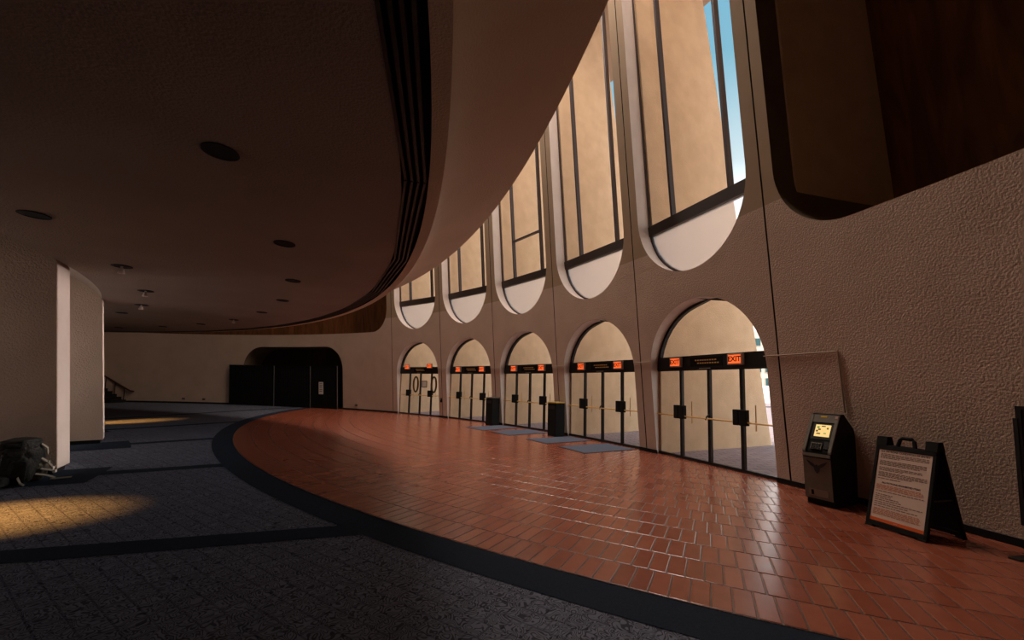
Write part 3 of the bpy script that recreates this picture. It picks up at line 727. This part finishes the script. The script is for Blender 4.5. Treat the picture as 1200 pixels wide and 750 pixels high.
# ------------------------------------------------------------ black partitions across the alcove
SILV = pbr('partition_post', (.26, .25, .24), .4, .5, .5)
pp = [(-3.25, -2.39), (-2.385, -1.655), (-1.65, -1.09)]
lab = ['leftmost wide black partition panel across the alcove', 'middle black partition panel between two pale posts', 'right black partition panel with a white notice']
for (t0, t1), l in zip(pp, lab):
    tm = (t0 + t1) / 2; a = th(tm); rr = R - .13 * 1.0
    root = thing('partition_panel', l, 'partition', polar(rr, a, 0), a, 'black partitions')
    w = (t1 - t0) * 2.19 / 2
    L_ = -.085                                     # lean follows the wall
    Mp = Matrix(((1, 0, L_, 0), (0, 1, 0, 0), (0, 0, 1, 0), (0, 0, 0, 1)))
    n = max(6, int(w * 2 / .07)); V = []; Fc = []
    for i in range(n * 2 + 1):
        y = -w + 2 * w * i / (2 * n); x = .012 * (1 if i % 2 else -1)
        V += [Mp @ Vector((x, y, .02)), Mp @ Vector((x, y, 1.455))]
    for i in range(2 * n): Fc.append((2 * i, 2 * i + 1, 2 * i + 3, 2 * i + 2))
    mesh('drape', V, Fc, CURTAIN, root)
    MB().box(-.018, .018, -w, w, 1.455, 1.475, Mp).build('top_rail', BLACK, root)
    MB().box(-.018, .018, -w, w, 0, .02, Mp).build('bottom_rail', BLACK, root)
    MB().box(-.03, -.012, -w - .005, -w + .018, 0, 1.47, Mp).build('post', SILV if t1 != -1.09 else SILV, root)
    if t1 == -1.09:
        MB().box(-.026, -.019, .02, .22, .50, .92, Mp).build('notice', PAPER, root, label='white notice')
        nb = MB()
        for zz in (.86, .80, .74, .66, .60): nb.box(-.0275, -.0255, .06, .18, zz - .008, zz + .008, Mp)
        nb.build('notice_line', BLACK, root)['kind'] = 'stuff'

# ------------------------------------------------------------ far stair
st = thing('staircase', 'dark staircase with a brown handrail climbing left along the far wall', 'staircase', P(-4.93, 0, R - .06), th(-4.93) + pi / 2)
DK = pbr('stair_dark', (.02, .018, .016), .9, .1)
for i in range(12):
    MB().box(.11 + i * .16, .27 + i * .16 + .01, .04, .70, 0, .10 * (i + 1)).build('step', DK, st)
BR = pbr('brown_handrail', (.08, .035, .018), .5, .3)
MB().tube([(-.12, .04, .40), (0.02, .04, .43), (1.9, .04, 1.55)], .028, 8).build('handrail', BR, st)
for i in range(6): MB().tube([(.2 + i * .32, .04, .10 * (1 + i * 2)), (.2 + i * .32, .04, .52 + i * .19)], .012, 6).build('baluster', DK, st)

# ------------------------------------------------------------ bins
def bin_(t, r, lid, label):
    a = th(t); root = thing('waste_bin', label, 'bin', polar(r, a, 0), a)
    MB().bbox(-.115, .115, -.125, .125, .0, .645, .01).build('body', BLACKM, root)
    MB().bbox(-.12, .12, -.13, .13, .648, .672, .008).build('lid', lid, root)
    MB().box(-.1165, -.112, -.09, .09, .53, .60).build('flap', BLACK, root)
    MB().box(-.105, .105, -.11, .11, -.0, .004).build('foot', BLACK, root)
bin_(2.02, 15.68, pbr('bin_lid_grey', (.12, .10, .08), .5), 'black square waste bin with a dark lid, the farther one')
bin_(3.06, 15.62, pbr('bin_lid_yellow', (.62, .42, .08), .5), 'black square waste bin with a yellow lid rim, the nearer one')

# ------------------------------------------------------------ mats
for (a0, a1, nm) in ((38.75, 41.2, 'farthest'), (35.2, 37.75, 'second farthest'), (30.65, 32.95, 'second nearest'), (26.75, 29.25, 'nearest')):
    am = radians((a0 + a1) / 2); root = thing('door_mat', 'blue-grey entrance mat on the tiles, %s of the four' % nm, 'mat', polar(15.30, am, .0088), am, 'entrance mats')
    w = radians(a1 - a0) * 15.3 / 2
    MB().bbox(-.5, .5, -w, w, .0005, .008, .003).build('pile', MATM, root)
    MB().bbox(-.515, .515, -w - .015, w + .015, 0, .004, .0015).build('rubber_edge', BLACKM, root)

# ------------------------------------------------------------ cash machine
fx, fy = 2.764, 3.515; ux, uy = -.44, .898
ang = atan2(-uy, -ux)                      # local y axis = towards the right in the picture (-u)
# local frame: x = depth away from the room, y = left(+)
ATM = thing('cash_machine', 'dark grey cash machine with a lit yellow screen against the wall', 'cash machine', (fx + ux * .11, fy + uy * .11, 0), atan2(-ux, uy) )
# x axis (cos rz, sin rz) = (uy, -ux) points into the wall; y axis = (ux, uy) leftwards
prof = [(.03, .0), (.03, .055), (.0, .06), (-.012, .30), (-.02, .42), (-.012, .475), (.155, .79), (.175, .80), (.21, .80), (.36, .67), (.385, .62), (.385, 0)]
MB().prism(prof, -.112, .112).build('body', BLACKM, ATM)
def fx_at(z):
    for (x0, z0), (x1, z1) in zip(prof[1:], prof[2:8]):
        if z0 <= z <= z1: return x0 + (x1 - x0) * (z - z0) / (z1 - z0)
    return 0
def fpanel(name, z0, z1, y0, y1, out, mat, label=None, zs=None, th_=.012):
    zz = [z0] + [p[1] for p in prof[2:7] if z0 < p[1] < z1] + [z1]; V = []; Fc = []
    for z in zz:
        x = fx_at(z)
        for y in (y0, y1): V.append((x - out, y, z + out * .3)); V.append((x - out + th_, y, z))
    for i in range(len(zz) - 1):
        a, b = 4 * i, 4 * i + 4
        Fc += [(a, b, b + 2, a + 2), (a + 1, a + 3, b + 3, b + 1), (a, a + 1, b + 1, b), (a + 2, b + 2, b + 3, a + 3)]
    n = 4 * (len(zz) - 1); Fc += [(0, 2, 3, 1), (n, n + 1, n + 3, n + 2)]
    mb = MB(); mb.add(V, Fc); return mb.build(name, mat, ATM, label=label)
fpanel('lower_door', .062, .415, -.108, .108, .008, ATMG)
fpanel('shelf_lip', .425, .452, -.108, .108, .016, ATMG)
fpanel('side_trim', .46, .785, -.112, -.088, .014, ATMG); fpanel('side_trim', .46, .785, .088, .112, .014, ATMG)
fpanel('top_panel', .72, .787, -.088, .088, .010, ATMG)
fpanel('screen_bezel', .575, .715, -.086, .086, .004, BLACK)
SCRN = pbr('screen_glow', (.5, .38, .18), .4, .3, emit=(.95, .66, .24), es=.55)
fpanel('screen', .60, .70, -.066, .052, .008, SCRN, 'lit yellow screen', th_=.003)
GRN = pbr('screen_green', (.05, .3, .08), .5, emit=(.08, .35, .08), es=.3); DKY = pbr('screen_dark', (.1, .07, .02), .5)
for (z, y, w, h, mt) in ((.672, .03, .018, .012, GRN), (.655, .018, .02, .01, DKY), (.64, .035, .014, .012, DKY), (.62, .02, .03, .008, DKY), (.685, -.01, .03, .006, DKY), (.665, -.045, .012, .012, DKY), (.625, -.03, .02, .006, GRN)):
    fpanel('screen_icon', z, z + h, y - w / 2, y + w / 2, .010, mt, th_=.002)
fpanel('keypad', .49, .545, -.03, .055, .012, ATMG)
for i in range(3):
    for j in range(4): fpanel('key', .495 + .016 * i, .506 + .016 * i, -.022 + .019 * j, -.009 + .019 * j, .017, BLACK, th_=.006)
fpanel('card_slot', .50, .56, -.082, -.045, .010, BLACK)
# dark emblem with spread wings on the door
em = [(-.085, .395), (-.05, .350), (-.022, .335), (-.018, .31), (0, .285), (.018, .31), (.022, .335), (.05, .350), (.085, .395), (.04, .375), (.012, .352), (0, .362), (-.012, .352), (-.04, .375)]
V = [(-.0275, y, z) for y, z in em] + [(-.012, y, z) for y, z in em]; n = len(em)
MB().add(V, [tuple(range(n)), tuple(range(2 * n - 1, n - 1, -1))] + [(i, i + n, (i + 1) % n + n, (i + 1) % n) for i in range(n)]).build('emblem', pbr('emblem_grey', (.035, .03, .025), .6), ATM, label='dark winged emblem on the door')
fpanel('sticker', .085, .145, -.075, .075, .011, pbr('sticker_tan', (.26, .21, .15), .6), 'tan label strip near the base', th_=.004)
fpanel('sticker', .095, .135, .035, .055, .0125, BLACKM, 'black pictogram on the label strip', th_=.003)
fpanel('sticker', .762, .778, -.02, .03, .0125, pbr('sticker_yellow', (.62, .42, .03), .6), 'yellow sticker on the top edge', th_=.003)
fpanel('sticker', .755, .778, -.105, -.085, .0165, pbr('sticker_pink', (.5, .3, .25), .6), 'pale sticker at the top corner', th_=.003)

# ------------------------------------------------------------ A-frame sign
FLp, FRp = Vector((2.718, 3.158, 0)), Vector((2.803, 2.787, 0))
yv = (FLp - FRp).normalized(); rz = atan2(-yv.x, yv.y)
AF = thing('a_frame_sign', 'black plastic A-frame floor sign with a white notice by the wall', 'sign', ((FLp + FRp) / 2)[:], rz)
TL = .17     # how far the top leans back
def tilt(sgn, x0):
    k = TL / .66 if sgn > 0 else -.17 / .66
    return Matrix(((1, 0, k, x0), (0, 1, 0, 0), (0, 0, 1, 0), (0, 0, 0, 1)))
for sgn, x0, nm in ((1, 0, 'front_board'), (-1, .36, 'rear_board')):
    Mt = tilt(sgn, x0); mb = MB(); w = .19
    mb.bbox(-.012, .012, -w, -w + .022, .0, .60, .003, Mt); mb.bbox(-.012, .012, w - .022, w, .0, .60, .003, Mt)
    mb.bbox(-.012, .012, -w, w, .02, .052, .003, Mt); mb.bbox(-.012, .012, -w, w, .572, .604, .003, Mt)
    mb.box(-.004, .006, -w + .015, w - .015, .05, .58, Mt)
    for s in (-1, 1):
        mb.prism([(-.014, .60), (.014, .60), (.014, .665), (-.014, .665)], s * w - (.07 if s > 0 else 0), s * w + (0 if s > 0 else .07), Mt)
        mb.bbox(-.016, .016, s * w - (.05 if s > 0 else 0), s * w + (0 if s > 0 else .05), 0, .022, .003, Mt)
    mb.build(nm, BLACKM, AF)
Mt = tilt(1, 0)
MB().tube([Mt @ Vector((0, -.055, .60)), Mt @ Vector((0, -.045, .65)), Mt @ Vector((0, -.03, .665)), Mt @ Vector((0, .03, .665)), Mt @ Vector((0, .045, .65)), Mt @ Vector((0, .055, .60))], .013, 8).build('handle', BLACKM, AF)
MB().box(.17 - .01, .19 + .01, -.19, -.12, .60, .66).box(.17 - .01, .19 + .01, .12, .19, .60, .66).build('hinge', BLACKM, AF)
for s in (-1, 1): MB().tube([(.07, s * .175, .27), (.29, s * .175, .27)], .006, 6).build('brace', BLACK, AF)
POST = MB().box(-.0065, -.0035, -.168, .168, .054, .570, Mt).build('poster', pbr('poster_paper', (.72, .55, .44), .8, .2), AF, label='white notice with heading and fine print')
MB().box(-.008, -.006, -.168, .168, .054, .076, Mt).build('orange_strip', RED, POST, label='orange strip')
INK = pbr('grey_ink', (.20, .13, .10), .8); INKD = pbr('black_ink', (.03, .02, .02), .8); INKR = pbr('red_ink', (.52, .20, .12), .8)
def tM(z, y=0): return Mt @ Matrix.Translation((-.0072, y, z)) @ Matrix.Rotation(-pi / 2, 4, 'Z') @ Matrix.Rotation(pi / 2, 4, 'X')
text('heading', 'ALL PATRONS CONDITION OF ENTRY', .0178, INKD, POST, tM(.556))
text('heading', 'ALL PATRONS PROHIBITED ITEMS', .0160, INKD, POST, tM(.330))
text('heading', '• • •', .014, PAPER, POST, Mt @ Matrix.Translation((-.0088, 0, .065)) @ Matrix.Rotation(-pi / 2, 4, 'Z') @ Matrix.Rotation(pi / 2, 4, 'X'))
random.seed(3)
ink, inkr = MB(), MB()
def line(mb, z, w0, w1):
    y = w0
    while y > w1:
        l = random.uniform(.010, .030); mb.box(-.0075, -.0065, max(y - l, w1), y, z - .0026, z + .0026, Mt); y -= l + .005
for blk in ((.538, 4, -.15), (.488, 4, -.14), (.440, 3, -.12), (.405, 4, -.15), (.360, 1, -.06)):
    for i in range(blk[1]): line(ink, blk[0] - .0095 * i, .152, blk[2] + (0 if i < blk[1] - 1 else random.uniform(.03, .2)))
for z0, n in ((.312, 4), (.142, 5)):
    for i in range(n): line(inkr, z0 - .0095 * i, .152, -.15 + random.uniform(0, .03))
for z0, wd in ((.268, -.15), (.245, .04), (.232, .05), (.219, 0), (.205, -.02), (.190, -.15), (.176, -.06), (.160, -.12)): line(ink, z0, .152, wd)
ink.build('print_lines', INK, POST)['kind'] = 'stuff'; inkr.build('print_lines', INKR, POST, label='red print lines')['kind'] = 'stuff'

# ------------------------------------------------------------ black poster stand at the right edge
pc = Vector((3.245, 2.505, 0)); yv = Vector((.985 * -.24, .97, 0)).normalized()
PS = thing('poster_stand', 'tall black poster stand cut by the right edge of the view', 'sign stand', pc[:], atan2(-yv.x, yv.y))
mb = MB(); mb.box(-.02, .0, .06, .085, .0, .935); mb.box(-.02, .0, -.33, -.305, .0, .935); mb.box(-.02, .0, -.33, .085, .915, .937); mb.box(-.02, .0, -.33, .085, .62, .64); mb.box(-.02, 0, -.33, .085, .20, .22)
mb.build('frame', BLACK, PS)
MB().box(-.026, -.018, .075, .095, .20, .86).build('side_rail', BLACK, PS)
MB().box(-.012, -.008, -.305, .06, .64, .915).build('upper_board', pbr('board_dark', (.05, .035, .04), .6), PS)
MB().box(-.012, -.008, -.305, .06, .22, .62).build('lower_board', pbr('board_grey', (.28, .23, .17), .7), PS)
MB().bbox(-.16, .10, .045, .10, .0, .02, .004).build('foot', BLACK, PS)
MB().bbox(-.16, .10, -.345, -.29, .0, .02, .004).build('foot', BLACK, PS)

# ------------------------------------------------------------ hiking backpack
BP = thing('backpack', 'large black hiking backpack slumped against the nearest column', 'backpack', (-4.47, 3.76, 0), radians(28))
FAB = noisy(pbr('black_nylon', (.015, .016, .014), .7, .3), (.005, .005, .004), (.016, .015, .012), 12, .7, 30, .02)
STRAP = pbr('grey_strap', (.24, .22, .17), .7, .3); OLV = noisy(pbr('olive_nylon', (.1, .09, .06), .8), (.04, .038, .025), (.10, .09, .06), 9)
def blob(name, c, s, mat, seed, amp=.12, box=.6, rot=None, parent=BP):
    bm = bmesh.new(); bmesh.ops.create_icosphere(bm, subdivisions=4, radius=1); from mathutils import noise
    for v in bm.verts:
        d = v.co.copy(); p = Vector([math.copysign(abs(q_) ** box, q_) for q_ in d]); nn = noise.fractal(d * 2.2 + Vector((seed, 0, 0)), 1, 2, 4)
        fold = noise.noise(Vector((d.x * 6, d.y * 6, d.z * 2.5)) + Vector((0, seed, 0)))
        p *= 1 + amp * nn + .04 * fold
        v.co = Vector((p.x * s[0], p.y * s[1], p.z * s[2]))
        if rot: v.co = rot @ v.co
        v.co += Vector(c); v.co.z = max(v.co.z, .004)
    V = [v.co.copy() for v in bm.verts]; Fc = [tuple(v.index for v in q_.verts) for q_ in bm.faces]; bm.free()
    return mesh(name, V, Fc, mat, parent, smooth=True)
# local y: + is left-back along the fin, x: + towards the camera-right
blob('body', (0.0, .0, .17), (.13, .17, .19), FAB, 1.0, rot=Matrix.Rotation(radians(12), 3, 'Y'))
blob('top_lid', (.0, .0, .345), (.11, .14, .055), FAB, 2.0)
blob('front_pocket', (.07, -.12, .13), (.07, .07, .11), FAB, 3.0)
blob('side_pocket', (.10, .05, .10), (.06, .07, .09), OLV, 4.0)
blob('rain_cover', (.06, .03, .29), (.045, .06, .06), OLV, 6.0, amp=.2)
blob('hip_belt', (-.02, -.21, .05), (.06, .10, .045), FAB, 5.0)
for pts in ([(.12, .03, .34), (.155, .05, .30), (.165, .04, .24), (.20, .07, .27)], [(.13, .0, .22), (.175, .03, .17), (.205, .06, .11)],
            [(.15, -.02, .12), (.19, .02, .10), (.22, .05, .08)], [(.13, -.05, .08), (.19, .01, .05), (.23, .04, .02)],
            [(.20, .03, .012), (.27, .05, .012), (.33, .08, .010)], [(.08, -.20, .08), (.10, -.20, .03), (.13, -.21, .01)],
            [(-.05, -.14, .30), (-.02, -.24, .22), (.0, -.30, .10), (.02, -.26, .03)]):
    dark = pts[0][1] < -.1 and pts[0][2] > .2
    V = []; Fc = []
    for i, p in enumerate(pts):
        for s in (-.011, .011): V.append((p[0], p[1] + s, p[2] + s * .4)); V.append((p[0] + .004, p[1] + s, p[2] + s * .4 + .003))
    for i in range(len(pts) - 1):
        a, b = 4 * i, 4 * i + 4; Fc += [(a, b, b + 2, a + 2), (a + 1, a + 3, b + 3, b + 1), (a, a + 1, b + 1, b), (a + 2, b + 2, b + 3, a + 3)]
    MB().add(V, Fc + [(0, 2, 3, 1)]).build('strap', FAB if dark else STRAP, BP, label=None if dark else 'pale webbing strap')
for p in ((.20, .06, .11), (.17, .045, .17), (.22, .05, .08)): MB().bbox(p[0] - .008, p[0] + .012, p[1] - .018, p[1] + .018, p[2] - .012, p[2] + .012, .003).build('buckle', PAPER if p[2] < .12 else STRAP, BP)
